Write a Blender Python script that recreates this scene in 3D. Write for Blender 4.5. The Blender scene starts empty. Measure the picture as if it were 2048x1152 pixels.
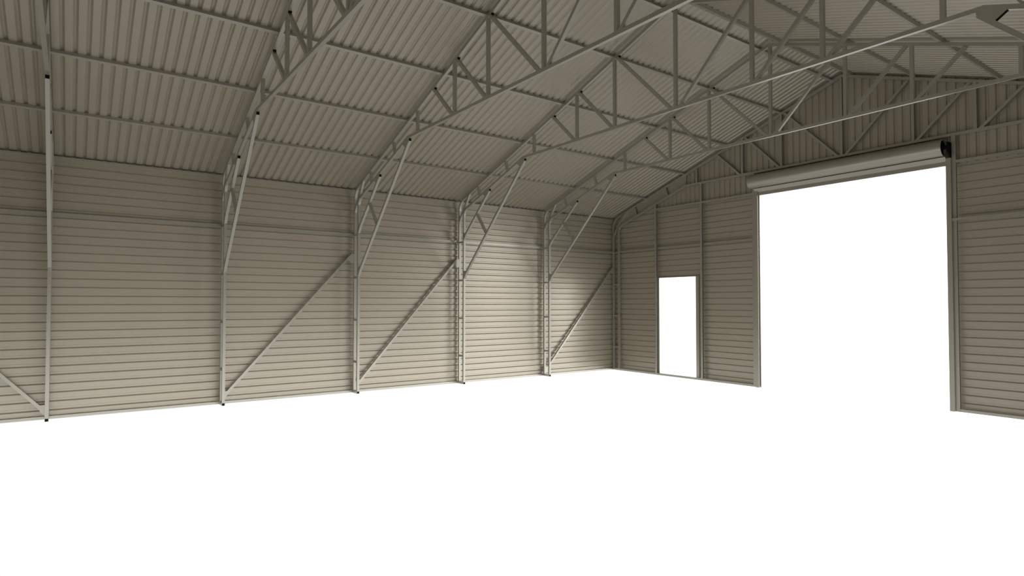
import bpy, bmesh, math
from mathutils import Matrix, Vector

# ---------------------------------------------------------------- dimensions (metres)
BAY = 2.1                     # spacing of the portal frames
NF = 6                        # frames 0..5, the last one carries the far gable wall
YG = 10.475                   # centre plane of the far gable frame
H = 0.02                      # half of a 40 mm square tube
W_IN = 10.06                  # mirror: x -> W_IN - x
XC = W_IN / 2                 # ridge
M = 0.347                     # roof slope
Y0 = -2.35                    # near end of the shed
XW = -0.25                    # face of the left wall sheet
PITCH = 0.116667
def raf(x): return 3.541 + M * x        # centre line of the rafter
def inn(x): return 3.311 + M * x        # centre line of the inner chord
def sheet(x): return 3.606 + M * x      # underside of the roof sheet
BC = 3.96                     # centre line of the bottom chord
C = bpy.context.scene.collection

# ---------------------------------------------------------------- materials
def mat(name, col, rough, spec=0.5, metal=0.0, var=0.05, scale=3.0):
    m = bpy.data.materials.new(name); m.use_nodes = True
    nt = m.node_tree; b = nt.nodes['Principled BSDF']
    b.inputs['Roughness'].default_value = rough
    b.inputs['Metallic'].default_value = metal
    b.inputs['Specular IOR Level'].default_value = spec
    tc = nt.nodes.new('ShaderNodeTexCoord')
    nz = nt.nodes.new('ShaderNodeTexNoise'); nz.inputs['Scale'].default_value = scale
    nz.inputs['Detail'].default_value = 3
    mx = nt.nodes.new('ShaderNodeMix'); mx.data_type = 'RGBA'
    mx.inputs[6].default_value = tuple(c * (1 - var) for c in col) + (1,)
    mx.inputs[7].default_value = tuple(min(1, c * (1 + var)) for c in col) + (1,)
    nt.links.new(tc.outputs['Object'], nz.inputs['Vector'])
    nt.links.new(nz.outputs['Fac'], mx.inputs[0])
    nt.links.new(mx.outputs[2], b.inputs['Base Color'])
    return m

M_SHEET = mat('painted_sheet_steel', (0.412, 0.371, 0.292), 0.35, 0.5, 0.32, 0.03, 1.5)
M_FRAME = mat('galvanised_tube_steel', (0.395, 0.380, 0.322), 0.32, 0.5, 0.42, 0.03, 4.0)
M_ROLL = mat('painted_shutter_steel', (0.40, 0.37, 0.31), 0.32, 0.5, 0.4, 0.03, 4.0)
M_BLACK = mat('black_shade_and_fittings', (0.006, 0.006, 0.005), 0.7, 0.1, 0.0, 0.0)  # paints the shade inside tubes and roll; also brackets, axle, plate edges

# added see-through floor, shaped to let sky light in from below
M_FLOOR = bpy.data.materials.new('see_through_floor'); M_FLOOR.use_nodes = True
nt = M_FLOOR.node_tree; nt.nodes.clear()
out = nt.nodes.new('ShaderNodeOutputMaterial'); tr = nt.nodes.new('ShaderNodeBsdfTranslucent')
tp = nt.nodes.new('ShaderNodeBsdfTransparent'); mxs = nt.nodes.new('ShaderNodeMixShader')
tr.inputs['Color'].default_value = (1, 1, 1, 1); mxs.inputs[0].default_value = 0.12
nt.links.new(tp.outputs[0], mxs.inputs[1]); nt.links.new(tr.outputs[0], mxs.inputs[2])
nt.links.new(mxs.outputs[0], out.inputs['Surface'])

# ---------------------------------------------------------------- helpers
def link(name, bm, m, parent=None, loc=(0, 0, 0)):
    bm.normal_update()
    me = bpy.data.meshes.new(name); bm.to_mesh(me); bm.free()
    me.materials.append(m)
    o = bpy.data.objects.new(name, me); C.objects.link(o)
    o.location = loc
    if parent is not None: o.parent = parent
    return o

def tag(o, label, cat, group=None):
    o['label'] = label; o['category'] = cat
    if group: o['group'] = group
    return o

def thing(name, label, cat, loc=(0, 0, 0), group=None):
    o = bpy.data.objects.new(name, None); C.objects.link(o)
    o.location = loc; o.empty_display_size = 0.2
    return tag(o, label, cat, group)

def structure(o):
    o['kind'] = 'structure'; return o

def dup(root, loc, label, skip=()):
    r = root.copy(); C.objects.link(r); r.location = loc; r['label'] = label
    for ch in list(root.children):
        if ch.name.split('.')[0] in skip: continue
        c = ch.copy(); C.objects.link(c); c.parent = r
        for g in list(ch.children):
            d = g.copy(); C.objects.link(d); d.parent = c
    return r

def V2(a): return Vector((a[0], a[1]))

def fillet(a, b, c, r, n=12):
    """points of an arc of radius r that rounds the corner b of a-b-c"""
    a, b, c = V2(a), V2(b), V2(c)
    u = (a - b).normalized(); v = (c - b).normalized()
    ang = u.angle(v); t = r / math.tan(ang / 2)
    cen = b + (u + v).normalized() * (r / math.sin(ang / 2))
    p0, p1 = b + u * t, b + v * t
    d0, d1 = p0 - cen, p1 - cen
    a0, a1 = math.atan2(d0.y, d0.x), math.atan2(d1.y, d1.x)
    while a1 - a0 > math.pi: a1 -= 2 * math.pi
    while a1 - a0 < -math.pi: a1 += 2 * math.pi
    return [(cen.x + r * math.cos(a0 + (a1 - a0) * k / n), cen.y + r * math.sin(a0 + (a1 - a0) * k / n)) for k in range(n + 1)]

def sweep(pts, h=H, d=H, cut0=None, cut1=None, axis='y', off=0.0, bm=None, mirror=False):
    """square tube along a polyline of (u, z); u is world x (axis 'y') or world y (axis 'x').
    cut0 / cut1: direction of the end cut line; None = square cut.  d = half depth along the axis."""
    bm = bm or bmesh.new()
    P = [V2(p) for p in pts]; n = len(P); rings = []
    for i in range(n):
        d0 = (P[i] - P[i - 1]).normalized() if i else None
        d1 = (P[i + 1] - P[i]).normalized() if i < n - 1 else None
        t = d0 if d1 is None else d1 if d0 is None else (d0 + d1).normalized()
        nrm = Vector((-t.y, t.x)); s = h
        if d0 is not None and d1 is not None: s = h / max(0.2, nrm.dot(Vector((-d0.y, d0.x))))
        cut = cut0 if i == 0 else cut1 if i == n - 1 else None
        if cut is not None:
            c = V2(cut).normalized(); c = c if c.dot(nrm) > 0 else -c
            s = h / c.dot(nrm); nrm = c
        ring = []
        for k, e in ((1, -d), (1, d), (-1, d), (-1, -d)):
            q = P[i] + nrm * (k * s)
            u = W_IN - q.x if mirror else q.x
            co = (u, off + e, q.y) if axis == 'y' else (off + e, u, q.y)
            ring.append(bm.verts.new(co))
        rings.append(ring)
    fs = []
    for i in range(n - 1):
        for k in range(4):
            f = bm.faces.new((rings[i][k], rings[i][(k + 1) % 4], rings[i + 1][(k + 1) % 4], rings[i + 1][k])); fs.append(f)
    fs.append(bm.faces.new(rings[0])); fs.append(bm.faces.new(rings[-1]))
    bmesh.ops.recalc_face_normals(bm, faces=fs)
    for f in fs: f.smooth = n > 2
    for ring in rings[:1] + rings[-1:]:
        for k in range(4):
            e = bm.edges.get((ring[k], ring[(k + 1) % 4]))
            if e: e.smooth = False
    for i in range(n - 1):
        for k in range(4):
            e = bm.edges.get((rings[i][k], rings[i + 1][k]))
            if e: e.smooth = False
    return bm

def channel(a, b, z_cut0=None, z_cut1=None, mirror=False, off=0.0, t=0.003):
    """C-section from a to b in the frame plane, its open side towards +x"""
    A, B = V2(a), V2(b)
    u = (B - A).normalized(); n = Vector((-u.y, u.x))
    if (n.x < 0) != mirror: n = -n                     # n points to the open side
    if abs(n.x) < 1e-6: n = Vector((0, 1))
    bm = bmesh.new()
    for e in (-H + t / 2, H - t / 2):
        sweep([a, b], H, t / 2, z_cut0, z_cut1, 'y', off + e, bm, mirror)
    w = n * (H - t / 2)
    sweep([tuple(A - w), tuple(B - w)], t / 2, H - t, z_cut0, z_cut1, 'y', off, bm, mirror)
    return bm

def prism(poly, d, axis='y', off=0.0, mirror=False, bm=None):
    """polygon of (u, z) extruded by +-d along the axis"""
    bm = bm or bmesh.new(); rows = []
    for e in (-d, d):
        r = []
        for u, z in poly:
            u = W_IN - u if mirror else u
            r.append(bm.verts.new((u, off + e, z) if axis == 'y' else (off + e, u, z)))
        rows.append(r)
    n = len(poly); fs = [bm.faces.new(rows[0]), bm.faces.new(rows[1])]
    for k in range(n):
        fs.append(bm.faces.new((rows[0][k], rows[0][(k + 1) % n], rows[1][(k + 1) % n], rows[1][k])))
    bmesh.ops.recalc_face_normals(bm, faces=fs)
    return bm

def box(x0, x1, y0, y1, z0, z1, bm=None):
    return prism([(x0, z0), (x1, z0), (x1, z1), (x0, z1)], (y1 - y0) / 2, 'y', (y0 + y1) / 2, bm=bm)

# ---------------------------------------------------------------- sheet profile
RIB = ((-0.013, 0), (0.004, 1), (0.030, 1), (0.035, 0))      # bottom and top of one rib's two slopes
ROOF_RIB = ((-0.0165, 0), (-0.0125, 0.01)) + tuple((0.013 + 0.0245 * k / 4, max(0.03, math.cos(math.pi * k / 8) ** 1.1)) for k in range(-4, 5)) + ((0.0385, 0.01), (0.0425, 0))   # rounded rib
UP_RIB = ((-0.010, 0), (0.004, 1), (0.022, 1), (0.036, 0))
DEPTH = 0.014
def profile(t0, t1, shift=0.0, rib=RIB, depth=DEPTH):
    """(position, depth) pairs of the ribbed sheet between t0 and t1"""
    pts = []
    k = math.floor((t0 - shift) / PITCH) - 1
    while k * PITCH + shift < t1 + PITCH:
        for a, dd in rib: pts.append((k * PITCH + shift + a, dd * depth))
        k += 1
    def at(t):
        for (a, da), (b, db) in zip(pts, pts[1:]):
            if a <= t <= b: return da + (db - da) * (t - a) / (b - a)
        return 0.0
    return [(t0, at(t0))] + [p for p in pts if t0 < p[0] < t1] + [(t1, at(t1))]

def strip(bm, rows):
    """quads between successive rows of coordinates"""
    prev = None
    for r in rows:
        cur = [bm.verts.new(c) for c in r]
        if prev: 
            for a in range(len(cur) - 1): bm.faces.new((prev[a], prev[a + 1], cur[a + 1], cur[a]))
        prev = cur

# ---------------------------------------------------------------- the setting
bm = bmesh.new()
strip(bm, [[(XW - 0.02, Y0, 0), (W_IN - XW + 0.02, Y0, 0)], [(XW - 0.02, YG + 0.09, 0), (W_IN - XW + 0.02, YG + 0.09, 0)]])
structure(tag(link('floor', bm, M_FLOOR), 'added see-through floor of the shed, white from the sky below', 'floor'))

YEND = YG + 0.09
def side_wall(name, mirror, label):
    bm = bmesh.new()
    f = (lambda x: W_IN - x) if mirror else (lambda x: x)
    strip(bm, [[(f(XW - d), Y0, z), (f(XW - d), YEND, z)] for z, d in profile(0.0, 3.56)])
    structure(tag(link(name, bm, M_SHEET), label, 'wall'))
side_wall('wall_left', False, 'beige ribbed steel side wall behind the diagonal braces')
side_wall('wall_right', True, 'beige ribbed steel side wall beside the camera')

def roof(name, mirror, label):
    bm = bmesh.new(); f = (lambda x: W_IN - x) if mirror else (lambda x: x)
    rows = []
    cs = 1 / math.hypot(1, M)
    for y, d in profile(Y0, YEND, -0.012, ROOF_RIB, 0.025):
        row = []
        for x in (XW - 0.03, XC / 2, XC):
            row.append((f(x - d * M * cs * (x < XC)), y, sheet(x) + d * cs))
        rows.append(row)
    strip(bm, rows)
    for fc in bm.faces: fc.smooth = True
    structure(tag(link(name, bm, M_SHEET), label, 'roof'))
roof('ceiling_left', False, 'beige ribbed roof slope above the left wall')
roof('ceiling_right', True, 'beige ribbed roof slope above the roller door side')

def gable(name, sgn, y, label, openings):
    rise = 0.006
    """horizontal ribbed sheet to 3.57 m, vertical ribbed sheet above it"""
    bm = bmesh.new()
    for x0, x1, z0, z1 in openings:
        strip(bm, [[(x0, y + sgn * (0.022 + d), z), (x1, y + sgn * (0.022 + d), z)] for z, d in profile(z0, z1, rise)])
    o = structure(tag(link(name, bm, M_SHEET), label, 'wall'))
    bm = bmesh.new(); rows = []
    for x, d in profile(XW - 0.025, W_IN - XW + 0.025, -0.033, UP_RIB, 0.02):
        top = sheet(x if x < XC else W_IN - x) + 0.012
        rows.append([(x, y + sgn * d, 3.535), (x, y + sgn * d, max(top, 3.54))])
    strip(bm, rows)
    link('gable_cladding', bm, M_SHEET, o)
    return o
DZ = 2.083
gable('wall_far', 1, YG + 0.048, 'beige ribbed gable wall with the two white doorways',
      [(XW - 0.025, 1.115, 0, 3.6), (1.115, 2.10, DZ, 3.6), (2.10, 3.45, 0, 3.6), (6.58, W_IN - XW + 0.025, 0, 3.6)])
bmn = gable('wall_near', -1, Y0 + 0.05, 'beige ribbed gable wall behind the camera', [(XW - 0.025, W_IN - XW + 0.025, 0, 3.6)])

# base rails on the floor
structure(tag(link('baseboard_left', box(-0.25, -0.21, Y0, YG + 0.06, 0.0, 0.04), M_FRAME), 'pale steel base rail along the foot of the left wall', 'base rail'))
structure(tag(link('baseboard_right', box(W_IN + 0.21, W_IN + 0.25, Y0, YG + 0.02, 0.0, 0.04), M_FRAME), 'steel base rail along the foot of the right wall', 'base rail'))
b = box(-0.205, 1.06, YG - 0.02, YG + 0.02, 0, 0.04)
box(1.06, 3.40, YG - 0.02, YG + 0.02, 0, 0.04, b)
structure(tag(link('baseboard_far', b, M_FRAME), 'steel base rail along the far wall from the corner to the roller door', 'base rail'))
structure(tag(link('baseboard_far_side', box(6.62, W_IN + 0.205, YG - 0.02, YG + 0.02, 0, 0.04), M_FRAME), 'steel base rail along the far wall right of the roller door', 'base rail'))
# eave trims
structure(tag(link('trim_1', box(-0.249, -0.214, Y0, YG + 0.02, 3.478, 3.504), M_FRAME), 'thin steel eave angle along the top of the left wall', 'trim'))
structure(tag(link('trim_2', box(W_IN + 0.214, W_IN + 0.249, Y0, YG + 0.02, 3.478, 3.504), M_FRAME), 'thin steel eave angle along the top of the right wall', 'trim'))
# ridge flashing
bm = bmesh.new()
strip(bm, [[(XC - 0.12, Y0, sheet(XC - 0.12) + 0.02), (XC - 0.12, YEND, sheet(XC - 0.12) + 0.02)], [(XC, Y0, sheet(XC) + 0.022), (XC, YEND, sheet(XC) + 0.022)],
           [(XC + 0.12, Y0, sheet(XC - 0.12) + 0.02), (XC + 0.12, YEND, sheet(XC - 0.12) + 0.02)]])
structure(tag(link('trim_3', bm, M_SHEET), 'folded ridge flashing over the roof sheets', 'trim'))

# ---------------------------------------------------------------- portal frames
def chord(base_x, line, r, z0, x_end, cut):
    """column and rafter half: straight post, bent eave, sloping part to x_end"""
    eave = (base_x, line(base_x))
    arc = fillet((base_x, z0), eave, (base_x + 1, line(base_x + 1)), r)
    return [(base_x, z0)] + arc + [(x_end, line(x_end))]

NODE = (BC - 3.311) / M       # where the inner chord meets the bottom chord
def add_half(root, mirror, struts=True):
    web = (lambda name, a, b, cut0=None, cut1=None: link(name, sweep([a, b], cut0=cut0, cut1=cut1, mirror=mirror), M_FRAME, root)) if struts else \
          (lambda name, a, b, cut0=None, cut1=None: link(name, channel(a, b, cut0, cut1, mirror), M_FRAME, root))
    def part(name, bm, m=M_FRAME, parent=None): return link(name, bm, m, parent or root)
    def tube(name, a, b, **k): return part(name, sweep([a, b], mirror=mirror, **k))
    part('outer_chord', sweep(chord(-0.185, raf, 0.25, 0.0 if struts else 0.04, XC, None), cut1=(0, 1), mirror=mirror))
    part('inner_chord', sweep(chord(-0.02, inn, 0.16, 0.04, NODE, None), cut1=(0.17, 1), mirror=mirror))
    if struts:
        ft = tube('rung', (-0.165, 0.0195), (0.0, 0.0195))
        link('dark_mouth', prism([(0.0, 0.003), (0.003, 0.003), (0.003, 0.036), (0.0, 0.036)], 0.0185, mirror=mirror), M_BLACK, ft)  # black plate paints the dark inside of the open foot tube
    for z in (0.531, 1.248, 1.973, 2.705): tube('rung', (-0.165, z), (-0.04, z), h=0.015)
    # ties between rafter and inner chord, and the strut across the eave corner
    for xt, xb in ((0.487, 0.535), (1.36, 1.415)):
        web('chord_tie', (xt, raf(xt) - H), (xb, inn(xb) + H))
    tube('corner_strut', (-0.178, 3.115), (0.178, raf(0.178) - 0.5 * H), cut1=(1, M), cut0=(0, 1))
    # web of the roof truss
    zr = lambda x: raf(x) - H / math.cos(math.atan(M))
    for x in (2.162, 3.2, 3.98):
        web('web_post', (x, BC + H), (x, zr(x)), cut1=(1, M))
    for (a, b) in ((2.655, 3.135), (3.265, 3.925), (4.04, 4.95)):
        dg = web('web_diagonal', (a, zr(a) - 0.004), (b, BC + H), cut0=(1, M), cut1=(1, 0))
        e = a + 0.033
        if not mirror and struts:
            link('dark_mouth', prism([(e - 0.010, zr(e - 0.010) + 0.004), (e + 0.014, zr(e + 0.014) + 0.004), (e, zr(e) - 0.018)], 0.0185), M_BLACK, dg)  # black wedge paints the dark opening at the diagonal's top
    if not struts:
        # flat flashing behind the two chords of the gable frame, from the eave corner to the truss
        part('flashing_plate', prism([(0.02, inn(0.02) + 0.03), (NODE, inn(NODE)), (NODE + 0.02, raf(NODE)), (0.0, raf(0.0) - 0.02)], 0.002, 'y', H + 0.004, mirror))
        return
    for a, b, gus, wedge, foot in (
        ((-0.01, 2.79), (0.868, 3.576), [(0.655, inn(0.655) - H), (0.735, 3.475), (0.872, 3.6), (0.80, inn(0.80))], None,
         [(-0.038, 2.74), (0.002, 2.735), (0.10, 2.87), (-0.038, 2.88)]),
        ((0.01, 2.055), (1.922, 3.922), [(1.705, inn(1.705) - 0.5 * H), (1.80, 3.822), (1.921, 3.925), (1.87, 3.975)], True,
         [(-0.038, 2.0), (0.01, 2.0), (0.115, 2.15), (-0.038, 2.15)])):
        st = tube('knee_strut', a, b, cut1=(0, 1))
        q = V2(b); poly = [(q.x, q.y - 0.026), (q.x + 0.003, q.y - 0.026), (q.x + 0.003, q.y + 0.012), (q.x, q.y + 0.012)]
        if not mirror: link('dark_mouth', prism(poly, 0.0185), M_BLACK, st)  # dark inside of the strut's open end, painted as a black plate
        g = part('gusset_plate', prism(gus, 0.0196, mirror=mirror))
        if wedge:
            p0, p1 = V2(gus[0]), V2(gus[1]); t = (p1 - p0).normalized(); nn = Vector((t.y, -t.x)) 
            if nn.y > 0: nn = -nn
            link('black_edge', prism([tuple(p0), tuple(p1), tuple(p1 + nn * 0.002), tuple(p0 + nn * 0.002)], 0.018, mirror=mirror), M_BLACK, g)  # thin black strip along one edge of the gusset plate
        part('gusset_plate', prism(foot, 0.0196, mirror=mirror))
    tube('strut_tie', (0.455, 3.175), (0.745, 2.81))

def make_frame(label, y, struts):
    root = thing('portal_frame', label, 'steel frame', (0, y, 0), 'steel portal frames of the shed')
    add_half(root, False, struts); add_half(root, True, struts)
    link('bottom_chord', sweep([(NODE, BC), (W_IN - NODE, BC)], cut0=(0.17, 1), cut1=(-0.17, 1)), M_FRAME, root)
    link('web_post', (sweep if struts else lambda p: channel(*p))([(XC, BC + H), (XC, raf(XC) - H)]), M_FRAME, root)
    return root
f0 = make_frame('steel portal frame nearest the camera, its post crossing the left edge of view', 0.0, True)
names = {1: 'steel portal frame second from the camera, fourth in front of the far wall',
         2: 'steel portal frame third from the camera, third in front of the far wall',
         3: 'steel portal frame fourth from the camera, second in front of the far wall',
         4: 'steel portal frame next to the far wall, first in front of the personnel doorway'}
for i in range(1, 5): dup(f0, (0, i * BAY, 0), names[i])
make_frame('steel gable frame flush with the far wall above the roller door', YG, False)

# ---------------------------------------------------------------- purlins and girts
ordn = ('lowest', 'second lowest', 'middle', 'second highest', 'highest')
PX = (0.785, 1.835, 2.89, 3.955, 4.86)
for side, mirror in (('left', False), ('right', True)):
    for k, x in enumerate(PX):
        zc = raf(x) + 0.044
        t = math.atan(M); ux, uz = math.cos(t) * H, math.sin(t) * H
        nx, nz = -math.sin(t) * H, math.cos(t) * H
        poly = [(x - ux - nx, zc - uz - nz), (x + ux - nx, zc + uz - nz), (x + ux + nx, zc + uz + nz), (x - ux + nx, zc - uz + nz)]
        o = link('purlin', prism(poly, (YG + 0.02 - Y0) / 2 - 0.01, 'y', (YG + 0.02 + Y0) / 2 + 0.01, mirror=mirror), M_FRAME)
        where = 'above the left wall' if not mirror else 'on the roller door side'
        tag(o, 'steel purlin under the roof slope %s, %s of the five' % (where, ordn[k]), 'purlin', 'roof purlins')
tag(link('wall_girt', box(-0.249, -0.207, Y0 + 0.02, YG + 0.0, 2.702, 2.745), M_FRAME), 'long horizontal steel girt across the left wall behind the posts', 'girt', 'side wall girts')
tag(link('wall_girt', box(W_IN + 0.207, W_IN + 0.249, Y0 + 0.02, YG + 0.0, 2.702, 2.745), M_FRAME), 'long horizontal steel girt across the right wall', 'girt', 'side wall girts')

# diagonal wall braces
def brace(y, s, label):
    """s = +1: rises towards the far wall from the frame at y, -1: rises the other way"""
    root = thing('wall_brace', label, 'brace', (-0.185, y, 0), 'diagonal wall braces')
    f = lambda pts: [(s * a, z) for a, z in pts]
    link('brace_tube', sweep(f([(0.045, 0.125), (2.0, 2.33)]), axis='x', h=H, d=0.0185), M_FRAME, root)
    link('gusset_plate', prism(f([(0.021, 0.045), (0.021, 0.195), (0.108, 0.195), (0.07, 0.10)]), 0.0175, 'x'), M_FRAME, root)
    link('gusset_plate', prism(f([(2.079, 2.23), (2.079, 2.385), (2.03, 2.385), (1.95, 2.30), (2.02, 2.23)]), 0.0175, 'x'), M_FRAME, root)
    return root
brace(0, -1, 'diagonal wall brace at the left edge of view, rising away from the nearest frame')
brace(BAY, 1, 'diagonal wall brace rising from the foot of the second frame from the camera')
brace(2 * BAY, 1, 'diagonal wall brace rising from the foot of the third frame from the camera')
brace(4 * BAY, 1, 'diagonal wall brace in the corner bay beside the far wall')

# ---------------------------------------------------------------- far wall posts and girts
YF = YG - 0.02
def post(x0, x1, z1, label, y0=YF, z0=0.04):
    t = 0.003
    b = box(x0, x0 + t, y0, YF + 0.04, z0, z1)
    box(x0 + t, x1, y0, y0 + t, z0, z1, b); box(x0 + t, x1, YF + 0.04 - t, YF + 0.04, z0, z1, b)
    tag(link('gable_post', b, M_FRAME), label, 'post', 'posts of the far wall')
post(1.062, 1.108, inn(1.085) - H, 'slim steel post left of the personnel doorway')
post(2.238, 2.286, BC - H, 'slim steel post right of the personnel doorway')
post(3.400, 3.455, BC - H, 'steel post left of the roller door opening', z0=0.0)
post(6.572, 6.622, BC - H, 'steel post right of the roller door opening', z0=0.0)
def girt(x0, x1, z0, z1, label, y0=YF, y1=None):
    tag(link('gable_rail', box(x0, x1, y0, (YF + 0.04) if y1 is None else y1, z0, z1), M_FRAME), label, 'girt', 'girts of the far wall')
girt(-0.2, 1.085, 2.708, 2.748, 'short far wall girt between the corner frame and the first post', YF + 0.041, YF + 0.066)
girt(1.085, 2.262, 2.708, 2.748, 'far wall girt above the personnel doorway, at mid height of the wall', YF + 0.041, YF + 0.066)
girt(2.262, 3.44, 2.708, 2.748, 'far wall girt from the second post to the roller door post', YF + 0.041, YF + 0.066)
girt(6.56, W_IN, 2.715, 2.752, 'far wall girt right of the roller door, lapped over its post', YF - 0.03, YF)
girt(1.108, 2.238, 3.548, 3.586, 'upper far wall rail above the personnel doorway, where the ribs turn vertical')
girt(2.286, 3.40, 3.548, 3.586, 'upper far wall rail between the second post and the roller door post')
girt(6.622, W_IN, 3.548, 3.586, 'upper far wall rail right of the roller door, where the ribs turn vertical')

# personnel doorway frame
dr = bpy.data.objects.new('door_1', None); C.objects.link(dr); dr.location = (1.6, YG, 0)
structure(tag(dr, 'steel frame of the open personnel doorway', 'doorway'))
def dpart(name, *a): 
    o = link(name, box(*a), M_FRAME, dr); o.location = -Vector((1.6, YG, 0)); return o
dpart('jamb', 1.090, 1.148, YF + 0.042, YF + 0.066, 0.04, DZ + 0.01)
dpart('jamb', 2.092, 2.165, YF + 0.046, YF + 0.066, 0.04, DZ + 0.01)
dpart('head', 1.148, 2.092, YF + 0.050, YF + 0.066, DZ, DZ + 0.01)

# roller door
rd = thing('roller_door', 'rolled-up steel shutter above the wide white opening', 'roller door', (XC, YG - 0.1, 3.775))
AX, RR = (10.385, 3.775), 0.124
def rpart(name, bm, m=M_ROLL, parent=None):
    o = link(name, bm, m, parent or rd)
    if parent is None: o.location = -Vector((XC, YG - 0.1, 3.775))
    return o
def ring_tube(x0, x1, r0, r1, cy, cz, n=64):
    """hollow cylinder along x"""
    bm = bmesh.new(); R = []
    for x, r in ((x0, r1), (x0, r0), (x1, r0), (x1, r1)):
        R.append([bm.verts.new((x, cy + r * math.cos(2 * math.pi * k / n), cz + r * math.sin(2 * math.pi * k / n))) for k in range(n)])
    fs = []
    for a in range(4):
        A, B = R[a], R[(a + 1) % 4]
        for k in range(n):
            f = bm.faces.new((A[k], A[(k + 1) % n], B[(k + 1) % n], B[k])); f.smooth = a in (1, 3); fs.append(f)
        for k in range(n):
            e = bm.edges.get((A[k], A[(k + 1) % n])); e.smooth = False
    bmesh.ops.recalc_face_normals(bm, faces=fs)
    return bm
roll = rpart('curtain_roll', ring_tube(3.415, 6.500, RR, 0.112, *AX))
for xa, xb in ((3.43, 3.44), (6.470, 6.48)):
    bm = bmesh.new()
    bmesh.ops.create_cone(bm, cap_ends=True, segments=48, radius1=0.112, radius2=0.112, depth=xb - xa,
                          matrix=Matrix.Translation(((xa + xb) / 2, AX[0], AX[1])) @ Matrix.Rotation(math.pi / 2, 4, 'Y'))
    rpart('roll_hollow_dark', bm, M_BLACK)  # black disc paints the shade inside the hollow roll
bm = bmesh.new()
bmesh.ops.create_cone(bm, cap_ends=True, segments=32, radius1=0.025, radius2=0.025, depth=0.08,
                      matrix=Matrix.Translation((6.515, AX[0], AX[1])) @ Matrix.Rotation(math.pi / 2, 4, 'Y'))
rpart('axle', bm, M_BLACK)
rpart('bracket', prism([(AX[0] - 0.05, 3.70), (AX[0] - 0.05, 3.84), (YF + 0.02, 3.85), (YF + 0.02, 3.635), (AX[0] + 0.03, 3.635)], 0.008, 'x', 6.560), M_BLACK)
rpart('bracket', prism([(AX[0] - 0.03, 3.72), (AX[0] - 0.03, 3.83), (YF - 0.001, 3.86), (YF - 0.001, 3.66)], 0.004, 'x', 3.422), M_BLACK)
# hanging edge of the curtain with its bottom rail: a lip leaning inwards, then a flat face
rpart('bottom_rail', prism([(10.392, 3.640), (10.398, 3.643), (10.440, 3.582), (10.440, 3.522), (10.470, 3.522), (10.470, 3.516), (10.434, 3.516), (10.434, 3.578)], (6.512 - 3.478) / 2, 'x', (6.512 + 3.478) / 2))
rpart('curtain', box(3.49, 6.50, 10.444, 10.450, 3.53, 3.78))
for x0, x1, s in ((3.466, 3.536, 1), (6.508, 6.571, -1)):
    b = box(x0, x1, YF - 0.036, YF - 0.030, 0, 3.622)
    box(x0, x1, YF + 0.030, YF + 0.036, 0, 3.622, b)
    xb = x0 if s > 0 else x1 - 0.006
    box(xb, xb + 0.006, YF - 0.030, YF + 0.030, 0, 3.622, b)
    rpart('guide_rail', b)

# ---------------------------------------------------------------- light: a white sky, brightest along the horizon to one side
SKY = dict(base=1.08, nadir=0.56, top=1.08, peak=5.5, az=46.0, width=15.0, power=2.2, centre=3.0)
w = bpy.data.worlds.new('white_surroundings'); bpy.context.scene.world = w; w.use_nodes = True
nt = w.node_tree; bg = nt.nodes['Background']
bg.inputs['Color'].default_value = (1.0, 1.0, 1.0, 1)
def node(op, a, b=None, clamp=False):
    n = nt.nodes.new('ShaderNodeMath'); n.operation = op; n.use_clamp = clamp
    for i, v in enumerate((a, b)):
        if v is None: continue
        if isinstance(v, (int, float)): n.inputs[i].default_value = v
        else: nt.links.new(v, n.inputs[i])
    return n.outputs[0]
tc = nt.nodes.new('ShaderNodeTexCoord'); sp = nt.nodes.new('ShaderNodeSeparateXYZ')
nt.links.new(tc.outputs['Generated'], sp.inputs[0])
dx, dy, dz = sp.outputs
elev = node('ARCSINE', node('MAXIMUM', node('MINIMUM', dz, 0.9999), -0.9999))
def ramp(lo, hi):            # 0 below lo degrees, 1 above hi degrees
    lo, hi = math.radians(lo), math.radians(hi)
    return node('DIVIDE', node('SUBTRACT', elev, lo), hi - lo, True)
t = ramp(-42, -28)
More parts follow.
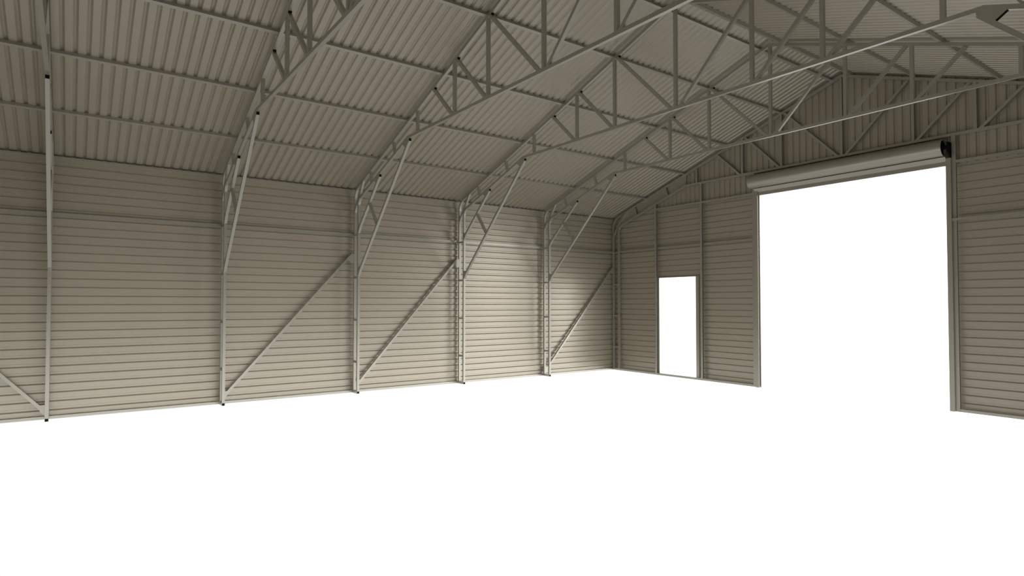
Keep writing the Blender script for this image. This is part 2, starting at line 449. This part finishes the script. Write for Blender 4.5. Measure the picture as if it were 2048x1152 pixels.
base = node('ADD', node('MULTIPLY', t, SKY['base'] - SKY['nadir']), SKY['nadir'])
e2 = node('POWER', node('ABSOLUTE', node('DIVIDE', node('SUBTRACT', elev, math.radians(SKY['centre'])), math.radians(SKY['width']))), 2.0)
band = node('POWER', 2.71828, node('MULTIPLY', e2, -1.0))
ca, sa = math.cos(math.radians(SKY['az'])), math.sin(math.radians(SKY['az']))
hl = node('SQRT', node('ADD', node('MULTIPLY', dx, dx), node('ADD', node('MULTIPLY', dy, dy), 1e-6)))
side = node('DIVIDE', node('ADD', node('MULTIPLY', dx, ca), node('MULTIPLY', dy, sa)), hl)
side = node('POWER', node('MAXIMUM', node('ADD', node('MULTIPLY', side, 0.5), 0.5), 0.0), SKY['power'] * 2)
tot = node('ADD', base, node('MULTIPLY', node('MULTIPLY', band, side), SKY['peak']))
nt.links.new(tot, bg.inputs['Strength'])

# ---------------------------------------------------------------- camera
cam = bpy.data.cameras.new('camera'); co = bpy.data.objects.new('camera', cam); C.objects.link(co)
cam.sensor_fit = 'HORIZONTAL'; cam.sensor_width = 36.0; cam.lens = 1217.47 / 2048 * 36
cam.clip_start = 0.02; cam.clip_end = 200
yaw, pit, rol = math.radians(54.2251), math.radians(1.4566), math.radians(0.0252)
f = Vector((-math.sin(yaw) * math.cos(pit), math.cos(yaw) * math.cos(pit), math.sin(pit)))
r = Vector((math.cos(yaw), math.sin(yaw), 0)); u = r.cross(f)
r2 = r * math.cos(rol) + u * math.sin(rol); u2 = u * math.cos(rol) - r * math.sin(rol)
mw = Matrix((r2, u2, -f)).transposed().to_4x4(); mw.translation = (9.93234, 0.25751, 1.53102)
co.matrix_world = mw
sc = bpy.context.scene; sc.camera = co
sc.view_settings.view_transform = 'Standard'; sc.view_settings.look = 'None'
sc.view_settings.exposure = 0.0; sc.view_settings.gamma = 1.0; sc.view_settings.use_curve_mapping = False
sc.cycles.max_bounces = 12; sc.cycles.diffuse_bounces = 8; sc.cycles.glossy_bounces = 6; sc.cycles.transmission_bounces = 8
